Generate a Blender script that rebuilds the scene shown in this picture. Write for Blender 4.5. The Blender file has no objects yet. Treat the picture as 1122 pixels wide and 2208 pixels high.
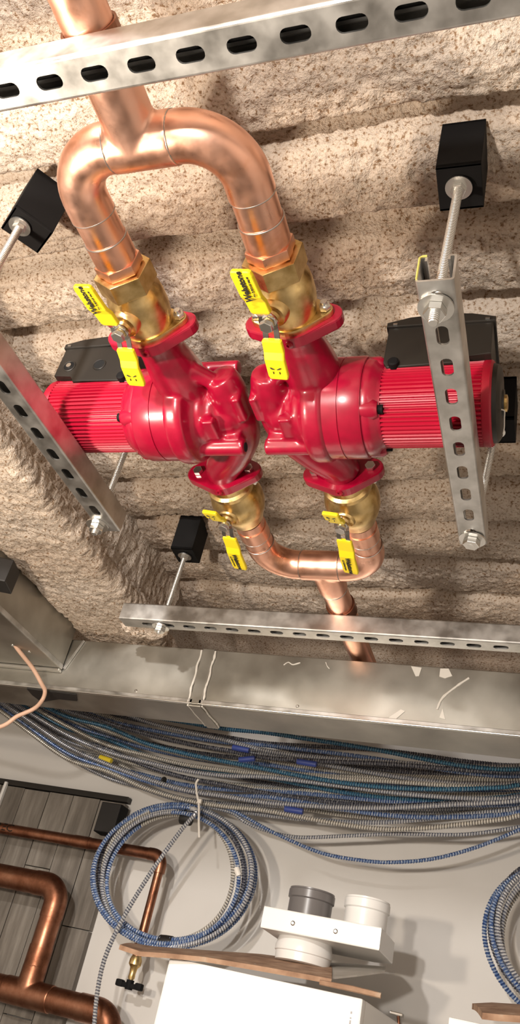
import bpy, bmesh, math, random
from mathutils import Vector, Matrix, noise
random.seed(7)
S = bpy.context.scene
COL = S.collection
PI = math.pi

# ------------------------------------------------------------------ camera
# camera at the origin; x along the cross struts, y into the room, z up
ROW = [Vector((0.93847297, 0.27627478, 0.20722144)), Vector((0.01185805, 0.57389655, -0.81884195)),
       Vector((-0.34514904, 0.77091828, 0.53531033))]
cd = bpy.data.cameras.new('camera'); cam = bpy.data.objects.new('camera', cd); COL.objects.link(cam)
cd.sensor_fit = 'VERTICAL'; cd.sensor_height = 36; cd.lens = 36*1800/2208
cd.clip_start = .02
m3 = Matrix((ROW[0], -ROW[1], -ROW[2])).transposed()
cam.matrix_world = m3.to_4x4()
S.camera = cam

# ------------------------------------------------------------------ world, lights, exposure
w = bpy.data.worlds.new('world'); S.world = w; w.use_nodes = True
w.node_tree.nodes['Background'].inputs[0].default_value = (1, .93, .84, 1)
w.node_tree.nodes['Background'].inputs[1].default_value = .06
def lamp(name, kind, loc, power, col, size=.1, aim=None):
    d = bpy.data.lights.new(name, kind); d.energy = power; d.color = col
    o = bpy.data.objects.new(name, d); COL.objects.link(o); o.location = loc
    if kind == 'AREA': d.size = size
    else: d.shadow_soft_size = size
    if aim: o.rotation_euler = (Vector(aim)-Vector(loc)).to_track_quat('-Z', 'Y').to_euler()
    return o
lamp('work_light', 'POINT', (-.97, .30, .18), 29, (1, .86, .70), .04)
sp = lamp('spot_lamp', 'SPOT', (-.76, -.75, .88), 80, (1, .95, .90), .035, (-.66, 2.5, .10))
sp.data.spot_size = math.radians(44); sp.data.spot_blend = .5
lamp('front_lamp', 'POINT', (-.50, -.62, .16), 58, (1, .93, .85), .04)
S.view_settings.view_transform = 'Standard'; S.view_settings.look = 'None'
S.view_settings.exposure = .85; S.view_settings.gamma = 1; S.view_settings.use_curve_mapping = False

# ------------------------------------------------------------------ helpers
def at(px, py, ax, v):
    d = ROW[0]*((px-561)/1800) + ROW[1]*((py-1104)/1800) + ROW[2]
    return d*(v/d[ax])
def V(*a): return Vector(a)

def mat(name, col, rough=.5, metal=0, nodes=None, **kw):
    m = bpy.data.materials.new(name); m.use_nodes = True
    b = m.node_tree.nodes['Principled BSDF']
    b.inputs['Base Color'].default_value = (*col, 1); b.inputs['Roughness'].default_value = rough
    b.inputs['Metallic'].default_value = metal
    for k, v in kw.items(): b.inputs[k.replace('_', ' ')].default_value = v
    if nodes: nodes(m.node_tree, b)
    return m
def N(t, typ, **kw):
    n = t.nodes.new(typ)
    for k, v in kw.items():
        if k in n.inputs: n.inputs[k].default_value = v
        else: setattr(n, k, v)
    return n
def ramp(t, fac, stops):
    r = N(t, 'ShaderNodeValToRGB'); e = r.color_ramp.elements
    while len(e) < len(stops): e.new(.5)
    for k, (p, c) in enumerate(stops):
        e[k].position = p; e[k].color = (*c, 1) if len(c) == 3 else c
    t.links.new(fac, r.inputs[0]); return r
def coords(t, scale=(1, 1, 1), rot=(0, 0, 0), kind='Object'):
    c = N(t, 'ShaderNodeTexCoord'); mp = N(t, 'ShaderNodeMapping')
    mp.inputs['Scale'].default_value = scale; mp.inputs['Rotation'].default_value = rot
    t.links.new(c.outputs[kind], mp.inputs[0]); return mp.outputs[0]
def tex(t, typ, vec, **kw):
    n = N(t, typ, **kw); t.links.new(vec, n.inputs['Vector']); return n
def bump(t, b, h, strength=.3, dist=.002):
    n = N(t, 'ShaderNodeBump'); n.inputs['Strength'].default_value = strength; n.inputs['Distance'].default_value = dist
    t.links.new(h, n.inputs['Height']); t.links.new(n.outputs[0], b.inputs['Normal'])

def n_mottle(scale, stops, rough=None, bmp=0, stretch=(1, 1, 1), detail=4):
    def f(t, b):
        v = coords(t, stretch)
        n = tex(t, 'ShaderNodeTexNoise', v, Scale=scale, Detail=detail)
        r = ramp(t, n.outputs['Fac'], stops); t.links.new(r.outputs[0], b.inputs['Base Color'])
        if rough:
            q = ramp(t, n.outputs['Fac'], [(.3, (rough[0],)*3), (.7, (rough[1],)*3)]); t.links.new(q.outputs[0], b.inputs['Roughness'])
        if bmp: bump(t, b, n.outputs['Fac'], bmp, .001)
    return f
def n_copper(t, b):
    v = coords(t)
    n = tex(t, 'ShaderNodeTexNoise', v, Scale=9, Detail=5, Roughness=.62)
    r = ramp(t, n.outputs['Fac'], [(.28, (.42, .17, .08)), (.34, (.76, .36, .21)), (.45, (.93, .51, .36)), (.75, (.96, .60, .47))])
    t.links.new(r.outputs[0], b.inputs['Base Color'])
    n2 = tex(t, 'ShaderNodeTexNoise', v, Scale=40, Detail=3)
    q = ramp(t, n2.outputs['Fac'], [(.3, (.26,)*3), (.7, (.42,)*3)]); t.links.new(q.outputs[0], b.inputs['Roughness'])
    bump(t, b, n2.outputs['Fac'], .08, .001)
def n_oldcopper(t, b):
    v = coords(t)
    n = tex(t, 'ShaderNodeTexNoise', v, Scale=13, Detail=6, Roughness=.65)
    r = ramp(t, n.outputs['Fac'], [(.3, (.10, .038, .02)), (.48, (.25, .105, .06)), (.72, (.42, .21, .135))])
    t.links.new(r.outputs[0], b.inputs['Base Color'])
    q = ramp(t, n.outputs['Fac'], [(.3, (.5,)*3), (.7, (.3,)*3)]); t.links.new(q.outputs[0], b.inputs['Roughness'])
def n_spray(t, b):
    v = coords(t)
    n1 = tex(t, 'ShaderNodeTexNoise', v, Scale=3.2, Detail=3)
    r1 = ramp(t, n1.outputs['Fac'], [(.3, (.44, .345, .27)), (.5, (.55, .46, .38)), (.7, (.61, .53, .46))])
    n2 = tex(t, 'ShaderNodeTexNoise', v, Scale=200, Detail=2, Roughness=.55)
    r2 = ramp(t, n2.outputs['Fac'], [(.32, (.40, .29, .20)), (.43, (.86, .83, .79)), (.55, (1, 1, 1))])
    mx = N(t, 'ShaderNodeMix', data_type='RGBA', blend_type='MULTIPLY'); mx.inputs[0].default_value = 1
    t.links.new(r1.outputs[0], mx.inputs[6]); t.links.new(r2.outputs[0], mx.inputs[7])
    t.links.new(mx.outputs[2], b.inputs['Base Color'])
    n3 = tex(t, 'ShaderNodeTexNoise', v, Scale=170, Detail=3, Roughness=.75)
    bump(t, b, n3.outputs['Fac'], .9, .0045)
def n_wall(t, b):
    v = coords(t)
    n = tex(t, 'ShaderNodeTexNoise', v, Scale=2.2, Detail=4)
    r = ramp(t, n.outputs['Fac'], [(.3, (.60, .575, .545)), (.7, (.68, .66, .63))])
    t.links.new(r.outputs[0], b.inputs['Base Color'])
    n2 = tex(t, 'ShaderNodeTexNoise', v, Scale=90, Detail=2); bump(t, b, n2.outputs['Fac'], .1, .001)
def n_plank(t, b):
    v = coords(t, (14, 14, 1.6))
    oi = N(t, 'ShaderNodeObjectInfo')
    ad = N(t, 'ShaderNodeVectorMath', operation='ADD'); t.links.new(v, ad.inputs[0])
    sc = N(t, 'ShaderNodeVectorMath', operation='SCALE'); sc.inputs[3].default_value = 40
    cx = N(t, 'ShaderNodeCombineXYZ'); t.links.new(oi.outputs['Random'], cx.inputs[0]); t.links.new(oi.outputs['Random'], cx.inputs[2])
    t.links.new(cx.outputs[0], sc.inputs[0]); t.links.new(sc.outputs[0], ad.inputs[1])
    n = tex(t, 'ShaderNodeTexNoise', ad.outputs[0], Scale=1.5, Detail=7, Roughness=.65)
    r = ramp(t, n.outputs['Fac'], [(.28, (.075, .062, .05)), (.5, (.16, .14, .118)), (.72, (.29, .265, .23))])
    t.links.new(r.outputs[0], b.inputs['Base Color']); bump(t, b, n.outputs['Fac'], .2, .001)
def n_card(t, b):
    v = coords(t, (3, 3, 3))
    n = tex(t, 'ShaderNodeTexNoise', v, Scale=8, Detail=5)
    r = ramp(t, n.outputs['Fac'], [(.3, (.22, .12, .07)), (.6, (.40, .25, .16)), (.8, (.46, .36, .27))])
    t.links.new(r.outputs[0], b.inputs['Base Color']); bump(t, b, n.outputs['Fac'], .3, .002)
def mc_nodes(a, c, d, tint):
    def f(t, b):
        u = N(t, 'ShaderNodeUVMap'); u.uv_map = 'UVMap'
        sx = N(t, 'ShaderNodeSeparateXYZ'); t.links.new(u.outputs[0], sx.inputs[0])
        n = tex(t, 'ShaderNodeTexNoise', u.outputs[0], Scale=2.2, Detail=2)
        r = ramp(t, n.outputs['Fac'], [(.36, a), (.5, c), (.62, d)])
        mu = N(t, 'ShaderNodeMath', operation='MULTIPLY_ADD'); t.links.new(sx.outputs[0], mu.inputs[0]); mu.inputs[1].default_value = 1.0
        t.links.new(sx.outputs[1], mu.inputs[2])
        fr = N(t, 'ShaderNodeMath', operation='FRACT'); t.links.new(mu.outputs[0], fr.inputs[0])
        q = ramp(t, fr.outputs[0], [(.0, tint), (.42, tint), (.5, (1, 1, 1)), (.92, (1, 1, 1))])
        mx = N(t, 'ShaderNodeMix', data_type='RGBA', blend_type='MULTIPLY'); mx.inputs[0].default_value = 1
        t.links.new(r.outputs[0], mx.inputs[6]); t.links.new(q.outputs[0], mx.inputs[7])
        t.links.new(mx.outputs[2], b.inputs['Base Color'])
    return f

M = {}
M['spray'] = mat('sprayed_fireproofing', (.5, .42, .35), .95, nodes=n_spray, Specular_IOR_Level=.1)
M['copper'] = mat('copper', (.85, .45, .28), .28, 1, n_copper)
M['oldcopper'] = mat('tarnished_copper', (.45, .2, .1), .4, 1, n_oldcopper)
M['solder'] = mat('solder', (.45, .42, .40), .35, 1)
M['brass'] = mat('brass', (.72, .52, .22), .3, 1, n_mottle(60, [(.35, (.60, .40, .15)), (.65, (.80, .60, .29))], (.26, .4), .08))
M['galv'] = mat('galvanised_steel', (.6, .6, .58), .4, 1, n_mottle(26, [(.35, (.42, .41, .39)), (.5, (.54, .53, .51)), (.66, (.65, .64, .62))], (.34, .5), .05, (1, 1, 1), 5))
M['duct'] = mat('duct_sheet_metal', (.6, .58, .54), .36, 1, n_mottle(7, [(.3, (.32, .305, .27)), (.5, (.42, .405, .365)), (.7, (.52, .505, .46))], (.36, .5), .02, (1, 1, 1), 5))
M['zinc'] = mat('zinc_plate', (.74, .73, .70), .3, 1)
M['rod'] = mat('threaded_rod_zinc', (.70, .69, .66), .4, 1, lambda t, b: bump(t, b, tex(t, 'ShaderNodeTexWave', coords(t), wave_type='BANDS', bands_direction='Z', Scale=110).outputs['Fac'], .6, .001))
M['chrome'] = mat('polished_steel', (.82, .80, .77), .14, 1)
M['red'] = mat('red_enamel', (.50, .004, .022), .30, 0, n_mottle(70, [(.3, (.27, .0006, .020)), (.7, (.34, .0008, .026))], None, .10), Coat_Weight=.5, Coat_Roughness=.15)
M['redrib'] = mat('red_motor_paint', (.37, .0008, .022), .42)
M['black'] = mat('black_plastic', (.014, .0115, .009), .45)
M['darkhole'] = mat('dark_recess', (.004, .004, .004), .9)
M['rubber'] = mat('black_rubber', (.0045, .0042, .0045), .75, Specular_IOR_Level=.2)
M['yellow'] = mat('yellow_vinyl', (.86, .66, .015), .38, Subsurface_Weight=0.0)
M['ink'] = mat('black_ink', (.02, .018, .012), .6)
M['wall'] = mat('painted_drywall', (.5, .48, .45), .8, nodes=n_wall)
M['floor'] = mat('concrete_floor', (.3, .29, .27), .8, nodes=n_mottle(5, [(.3, (.17, .165, .155)), (.7, (.25, .24, .23))], None, .1))
M['plank'] = mat('grey_wood_plank', (.22, .2, .17), .55, nodes=n_plank)
M['white'] = mat('white_enamel', (.82, .80, .77), .35)
M['whitepl'] = mat('white_plastic', (.74, .73, .71), .3)
M['greypl'] = mat('grey_plastic', (.13, .12, .118), .3)
M['card'] = mat('cardboard', (.4, .25, .16), .85, nodes=n_card)
M['film'] = mat('dusty_grey_board', (.40, .37, .33), .7, nodes=n_mottle(14, [(.3, (.33, .30, .26)), (.7, (.46, .43, .39))]))
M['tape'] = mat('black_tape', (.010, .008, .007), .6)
M['bluetape'] = mat('blue_tape', (.035, .06, .26), .5)
M['yeltape'] = mat('yellow_tape', (.75, .58, .03), .5)
M['tie'] = mat('nylon_tie', (.72, .68, .62), .45)
M['pink'] = mat('tan_wire_jacket', (.56, .36, .26), .5)
M['mastic'] = mat('duct_sealant', (.62, .59, .54), .7)
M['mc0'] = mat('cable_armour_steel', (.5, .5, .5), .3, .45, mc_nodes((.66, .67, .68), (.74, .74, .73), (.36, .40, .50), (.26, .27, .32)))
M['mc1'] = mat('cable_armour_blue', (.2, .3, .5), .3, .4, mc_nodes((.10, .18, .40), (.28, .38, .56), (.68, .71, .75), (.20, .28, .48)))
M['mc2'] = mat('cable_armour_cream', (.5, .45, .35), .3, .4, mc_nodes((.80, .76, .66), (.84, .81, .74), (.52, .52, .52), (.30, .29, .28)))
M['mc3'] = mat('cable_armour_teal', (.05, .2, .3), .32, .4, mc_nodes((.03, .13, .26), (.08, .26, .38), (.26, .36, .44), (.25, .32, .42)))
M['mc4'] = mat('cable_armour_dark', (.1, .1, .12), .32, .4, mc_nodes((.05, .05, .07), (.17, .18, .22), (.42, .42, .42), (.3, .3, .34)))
M['edgeyel'] = mat('yellow_paint_mark', (.55, .48, .12), .6)

class B:
    """collects shapes (world coordinates) for one mesh"""
    def __init__(s): s.bm = bmesh.new(); s.uv = None
    def face(s, vs):
        try: return s.bm.faces.new(vs)
        except ValueError: return None
    def v(s, p): return s.bm.verts.new(p)
    def box(s, c, size, rotz=0, bev=0, M3=None):
        c = Vector(c); r = M3 if M3 else Matrix.Rotation(rotz, 3, 'Z')
        vs = [s.v(c + r @ Vector((x*size[0]/2, y*size[1]/2, z*size[2]/2))) for x in (-1, 1) for y in (-1, 1) for z in (-1, 1)]
        fs = [s.face([vs[i] for i in q]) for q in ((0, 1, 3, 2), (4, 6, 7, 5), (0, 4, 5, 1), (2, 3, 7, 6), (0, 2, 6, 4), (1, 5, 7, 3))]
        if bev:
            es = list({e for f in fs for e in f.edges})
            bmesh.ops.bevel(s.bm, geom=es, offset=bev, segments=2, affect='EDGES', profile=.6)
        return s
    def tube(s, path, r, n=20, caps=True, closed=False, ripple=None, uvs=False):
        P = [Vector(p) for p in path]; L = len(P)
        rs = r if isinstance(r, (list, tuple)) else [r]*L
        T = []
        for i in range(L):
            a = P[(i-1) % L] if closed else P[max(i-1, 0)]; b = P[(i+1) % L] if closed else P[min(i+1, L-1)]
            d = b-a
            T.append(d.normalized() if d.length > 1e-9 else (T[-1] if T else Vector((0, 0, 1))))
        u = T[0].orthogonal().normalized(); rings = []
        for i in range(L):
            u = (u - T[i]*u.dot(T[i])).normalized(); w_ = T[i].cross(u)
            rings.append([s.v(P[i] + (u*math.cos(2*PI*k/n) + w_*math.sin(2*PI*k/n))*rs[i]) for k in range(n)])
        if uvs and s.uv is None: s.uv = s.bm.loops.layers.uv.new('UVMap')
        dist = 0; rng = range(L if closed else L-1)
        for i in rng:
            j = (i+1) % L; seg = (P[j]-P[i]).length
            for k in range(n):
                f = s.face([rings[i][k], rings[i][(k+1) % n], rings[j][(k+1) % n], rings[j][k]])
                if f:
                    f.smooth = True
                    if uvs:
                        q = [(dist, k/n), (dist, (k+1)/n), (dist+seg, (k+1)/n), (dist+seg, k/n)]
                        for lp, (a, b) in zip(f.loops, q): lp[s.uv].uv = (a/.0074, b)
            dist += seg
        if caps and not closed:
            s.face(list(reversed(rings[0]))); s.face(rings[-1])
        return s
    def cyl(s, a, b, r, n=24, r2=None, smooth=True):
        a, b = Vector(a), Vector(b)
        d = (b-a).normalized(); u = d.orthogonal().normalized(); w_ = d.cross(u); r2 = r if r2 is None else r2
        A = [s.v(a+(u*math.cos(2*PI*k/n)+w_*math.sin(2*PI*k/n))*r) for k in range(n)]
        Bv = [s.v(b+(u*math.cos(2*PI*k/n)+w_*math.sin(2*PI*k/n))*r2) for k in range(n)]
        for k in range(n):
            f = s.face([A[k], A[(k+1) % n], Bv[(k+1) % n], Bv[k]]); f.smooth = smooth
        s.face(list(reversed(A))); s.face(Bv); return s
    def lathe(s, o, ax, prof, n=40, flute=None, smooth=True):
        """prof: list of (distance along axis, radius)"""
        o = Vector(o); ax = Vector(ax).normalized(); u = ax.orthogonal().normalized(); w_ = ax.cross(u)
        rings = []
        for (t, r) in prof:
            rings.append([s.v(o+ax*t+(u*math.cos(2*PI*k/n)+w_*math.sin(2*PI*k/n))*(r if not flute else r*(1-(flute if k % 2 else 0)))) for k in range(n)])
        for i in range(len(prof)-1):
            for k in range(n):
                f = s.face([rings[i][k], rings[i][(k+1) % n], rings[i+1][(k+1) % n], rings[i+1][k]])
                if f: f.smooth = smooth
        s.face(list(reversed(rings[0]))); s.face(rings[-1]); return s
    def prism(s, pts, o, ux, uy, d0, d1, bev=0):
        """outline pts in the (ux, uy) plane through o, extruded along ux x uy from d0 to d1"""
        o, ux, uy = Vector(o), Vector(ux).normalized(), Vector(uy).normalized(); nn = ux.cross(uy)
        A = [s.v(o+ux*x+uy*y+nn*d0) for x, y in pts]; C = [s.v(o+ux*x+uy*y+nn*d1) for x, y in pts]
        n = len(pts)
        fs = [s.face(list(reversed(A))), s.face(C)]
        for k in range(n): fs.append(s.face([A[k], A[(k+1) % n], C[(k+1) % n], C[k]]))
        if bev:
            es = list({e for f in fs[:2] if f for e in f.edges})
            bmesh.ops.bevel(s.bm, geom=es, offset=bev, segments=2, affect='EDGES', profile=.6)
        return s
    def sphere(s, c, r, sc=(1, 1, 1), n=16):
        mtx = Matrix.Translation(c) @ Matrix.Diagonal((*sc, 1))
        bmesh.ops.create_uvsphere(s.bm, u_segments=n, v_segments=n//2+2, radius=r, matrix=mtx)
        return s

def obj(name, b, m, parent=None, smooth=None):
    bm = b.bm if isinstance(b, B) else b
    root = Vector((0, 0, 0))
    if parent is not None:
        root = parent.get('base') and Vector(parent['base']) or root
    if root.length: bmesh.ops.translate(bm, verts=bm.verts, vec=-root)
    bmesh.ops.recalc_face_normals(bm, faces=bm.faces)
    me = bpy.data.meshes.new(name); bm.to_mesh(me); bm.free()
    if smooth is not None:
        for p in me.polygons: p.use_smooth = smooth
    if any(p.use_smooth for p in me.polygons): me.set_sharp_from_angle(angle=math.radians(38))
    me.materials.append(M[m] if isinstance(m, str) else m)
    o = bpy.data.objects.new(name, me); COL.objects.link(o)
    if parent is not None:
        o.parent = parent; o['base'] = list(root)
    return o
BASES = []
def thing(name, label, cat, loc, group=None):
    o = bpy.data.objects.new(name, None); COL.objects.link(o); o.location = loc
    o.empty_display_size = .05; o['base'] = list(loc)
    return tag(o, label, cat, group)
def tag(o, label, cat, group=None):
    o['label'] = label; o['category'] = cat
    if group: o['group'] = group
    return o
def single(name, b, m, label, cat, group=None, smooth=None):
    """a thing that is one mesh: origin at its lowest centre"""
    bm = b.bm
    xs = [v.co for v in bm.verts]
    c = Vector(((min(p.x for p in xs)+max(p.x for p in xs))/2, (min(p.y for p in xs)+max(p.y for p in xs))/2, min(p.z for p in xs)))
    bmesh.ops.translate(bm, verts=bm.verts, vec=-c)
    o = obj(name, b, m, None, smooth); o.location = c; o['base'] = list(c)
    return tag(o, label, cat, group)
def struct(name, b, m, parent=None, smooth=None):
    o = obj(name, b, m, parent, smooth)
    if parent is None: o['kind'] = 'structure'
    return o
def cast(o, vox=.0026, it=8):
    r = o.modifiers.new('remesh', 'REMESH'); r.mode = 'VOXEL'; r.voxel_size = vox; r.use_smooth_shade = True
    s_ = o.modifiers.new('smooth', 'SMOOTH'); s_.iterations = it; s_.factor = .5
def arc(c, a, b, a0, a1, r, n=12):
    c, a, b = Vector(c), Vector(a), Vector(b)
    return [c + (a*math.cos(a0+(a1-a0)*k/n) + b*math.sin(a0+(a1-a0)*k/n))*r for k in range(n+1)]
def hull2(pts):
    pts = sorted(set((round(x, 6), round(y, 6)) for x, y in pts))
    def half(ps):
        h = []
        for p in ps:
            while len(h) >= 2 and (h[-1][0]-h[-2][0])*(p[1]-h[-2][1])-(h[-1][1]-h[-2][1])*(p[0]-h[-2][0]) <= 0: h.pop()
            h.append(p)
        return h
    a, b = half(pts), half(pts[::-1]); return a[:-1]+b[:-1]
def circ(x, y, r, n=20, a0=0): return [(x+r*math.cos(a0+2*PI*k/n), y+r*math.sin(a0+2*PI*k/n)) for k in range(n)]
def rrect(w_, h, r, n=4):
    out = []
    for cx, cy, a in ((w_/2-r, h/2-r, 0), (-w_/2+r, h/2-r, PI/2), (-w_/2+r, -h/2+r, PI), (w_/2-r, -h/2+r, 1.5*PI)):
        out += [(cx+r*math.cos(a+PI/2*k/n), cy+r*math.sin(a+PI/2*k/n)) for k in range(n+1)]
    return out
def catmull(P, n=8):
    P = [Vector(p) for p in P]; Q = [P[0]*2-P[1]]+P+[P[-1]*2-P[-2]]; out = []
    for i in range(1, len(Q)-2):
        a, b, c, d = Q[i-1:i+3]
        for k in range(n):
            t = k/n; out.append(.5*((2*b)+(c-a)*t+(2*a-5*b+4*c-d)*t*t+(3*b-a-3*c+d)*t**3))
    out.append(P[-1]); return out
def resample(P, step):
    out = [P[0]]; acc = 0
    for a, b in zip(P, P[1:]):
        L = (b-a).length
        while acc + L >= step and L > 1e-9:
            t = (step-acc)/L; a = a.lerp(b, t); out.append(a); L = (b-a).length; acc = 0
        acc += L
    return out
def text_bm(txt, size, o, ux, uy, thick=.0003, sx=1, shear=0, bold=0):
    c = bpy.data.curves.new('lettering', 'FONT'); c.body = txt; c.size = size; c.align_x = 'CENTER'; c.align_y = 'CENTER'
    c.extrude = thick/2; c.resolution_u = 2; c.shear = shear; c.offset = bold
    t = bpy.data.objects.new('lettering_tmp', c); COL.objects.link(t)
    dg = bpy.context.evaluated_depsgraph_get(); me = bpy.data.meshes.new_from_object(t.evaluated_get(dg))
    b = B(); b.bm.from_mesh(me)
    bpy.data.objects.remove(t); bpy.data.curves.remove(c); bpy.data.meshes.remove(me)
    ux, uy, o = Vector(ux).normalized(), Vector(uy).normalized(), Vector(o); nn = ux.cross(uy)
    for v in b.bm.verts: v.co = o + ux*v.co.x*sx + uy*v.co.y + nn*v.co.z
    return b

# ------------------------------------------------------------------ the room shell
FLOOR, CEIL = -1.5, 1.012
XL, XR, YF, YB = -2.7, 1.3, -2.4, 2.6
struct('floor', B().box(((XL+XR)/2, (YF+YB)/2, FLOOR-.05), (XR-XL+.4, YB-YF+.4, .1)), 'floor')
struct('wall_back', B().box(((XL+XR)/2, YB+.05, (FLOOR+1.1)/2), (XR-XL+.4, .1, 1.1-FLOOR)), 'wall')
struct('wall_left', B().box((XL-.05, (YF+YB)/2, (FLOOR+1.1)/2), (.1, YB-YF, 1.1-FLOOR)), 'wall')
struct('wall_right', B().box((XR+.05, (YF+YB)/2, (FLOOR+1.1)/2), (.1, YB-YF, 1.1-FLOOR)), 'wall')
struct('wall_front', B().box(((XL+XR)/2, YF-.05, (FLOOR+1.1)/2), (XR-XL+.4, .1, 1.1-FLOOR)), 'wall')

def fuzz(x, y, z=0, seed=0):
    p = V(x, y, z+seed)
    return (noise.noise(p*95)*.0036 + noise.noise(p*44+V(7, 3, 1))*.0030 + noise.noise(p*170)*.0030 + noise.noise(p*14)*.005)
def deck_z(x, y):
    wob = noise.noise(V(x*3.1, y*2.0, 5))*.018
    yy = y + wob
    ph = ((yy-.59)/.1525) % 1.0
    d = min(ph, 1-ph)*.1525                     # distance from the groove line
    if ph > .5: w0 = .006 + .008*noise.noise(V(x*6, y*3, 2))
    else: w0 = .010 + .010*noise.noise(V(x*5, y*3, 9))
    t = max(0, min(1, (d-w0*.5)/(.020)))
    t = t*t*(3-2*t)
    dep = .036 + .012*noise.noise(V(x*2.5, y*2.5, 1))
    side = .010*math.cos(2*PI*(ph-.5))          # each rib bellies down in its middle
    return CEIL + dep*(1-t) - side*.5 + fuzz(x, y)
def axis(lo, a, b, hi, fine, coarse):
    out = []; v = lo
    while v < a-1e-6: out.append(v); v += coarse
    v = a
    while v < b-1e-6: out.append(v); v += fine
    v = b
    while v < hi: out.append(v); v += coarse
    out.append(hi); return out
xs = axis(XL-.1, -1.25, .30, XR+.1, .0042, .05); ys = axis(YF-.1, .18, 1.95, YB+.1, .0042, .05)
nx = len(xs)
verts = [(x, y, deck_z(x, y)) for y in ys for x in xs]
faces = [(j*nx+i, j*nx+i+1, (j+1)*nx+i+1, (j+1)*nx+i) for j in range(len(ys)-1) for i in range(nx-1)]
me = bpy.data.meshes.new('ceiling'); me.from_pydata(verts, [], faces); me.materials.append(M['spray'])
me.polygons.foreach_set('use_smooth', [True]*len(me.polygons))
ceil = bpy.data.objects.new('ceiling', me); COL.objects.link(ceil); ceil['kind'] = 'structure'

# sprayed steel beam along the left, running into the room above the duct
bx0, bx1, bz = -1.180, -.952, .795
vs, fs = [], []
prof = []
def beam_prof(y):
    P = []
    x1 = bx1 + .012*noise.noise(V(0, y*4, 3)); x0 = bx0 + .012*noise.noise(V(4, y*4, 3))
    cz = bz + .008*noise.noise(V(9, y*5, 0)); r = .022
    P += [(x0+.045, 1.05)]
    for k in range(10): P.append((x0+.045-.0*k, 1.05-(1.05-cz-.075)*k/10))
    P += [(x0+.02, cz+.068), (x0+.004, cz+.05), (x0, cz+.032)]
    for k in range(6): a = PI+PI/2*k/5; P.append((x0+r+r*math.cos(a), cz+r+r*math.sin(a)))
    m = 44
    for k in range(1, m): P.append((x0+r+(x1-x0-2*r)*k/m, cz))
    for k in range(6): a = 1.5*PI+PI/2*k/5; P.append((x1-r+r*math.cos(a), cz+r+r*math.sin(a)))
    P += [(x1, cz+.032), (x1-.004, cz+.05), (x1-.02, cz+.068)]
    for k in range(14): P.append((x1-.045, cz+.075+(1.05-cz-.075)*k/13))
    return P
yy = -1.2; ring = 0
while yy < 1.86:
    P = beam_prof(yy); np_ = len(P)
    for k, (x, z) in enumerate(P):
        a = P[max(k-1, 0)]; b_ = P[min(k+1, np_-1)]
        d = V(b_[0]-a[0], b_[1]-a[1], 0)
        nn = V(d.y, -d.x, 0).normalized() if d.length > 1e-9 else V(0, -1, 0)
        f = fuzz(x, yy, z, 20)
        vs.append((x+nn.x*f, yy+.003*noise.noise(V(x*80, yy*80, z*80)), z+nn.y*f))
    if ring:
        o0 = (ring-1)*np_; o1 = ring*np_
        fs += [(o0+k, o0+k+1, o1+k+1, o1+k) for k in range(np_-1)]
    ring += 1; yy += .0048 if yy > .8 and yy < 1.8 else .03
me = bpy.data.meshes.new('sprayed_beam'); me.from_pydata([(x+1.066, y, z-.78) for x, y, z in vs], [], fs); me.materials.append(M['spray'])
me.polygons.foreach_set('use_smooth', [True]*len(me.polygons))
o = bpy.data.objects.new('steel_beam', me); COL.objects.link(o); o.location = (-1.066, 0, .78)
tag(o, 'ceiling beam coated in coarse beige sprayed fireproofing, left of the pumps', 'beam')
# lump of overspray hanging at the strut end
b = B(); b.sphere((-.925, 1.585, .765), .034, (1.75, .8, .62), 40)
for v in b.bm.verts: v.co += (v.co-V(-.925, 1.585, .765)).normalized()*fuzz(*v.co, 3)*2.2
o['base'] = list(o.location); obj('overspray_lump', b, 'spray', o, True)

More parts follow.
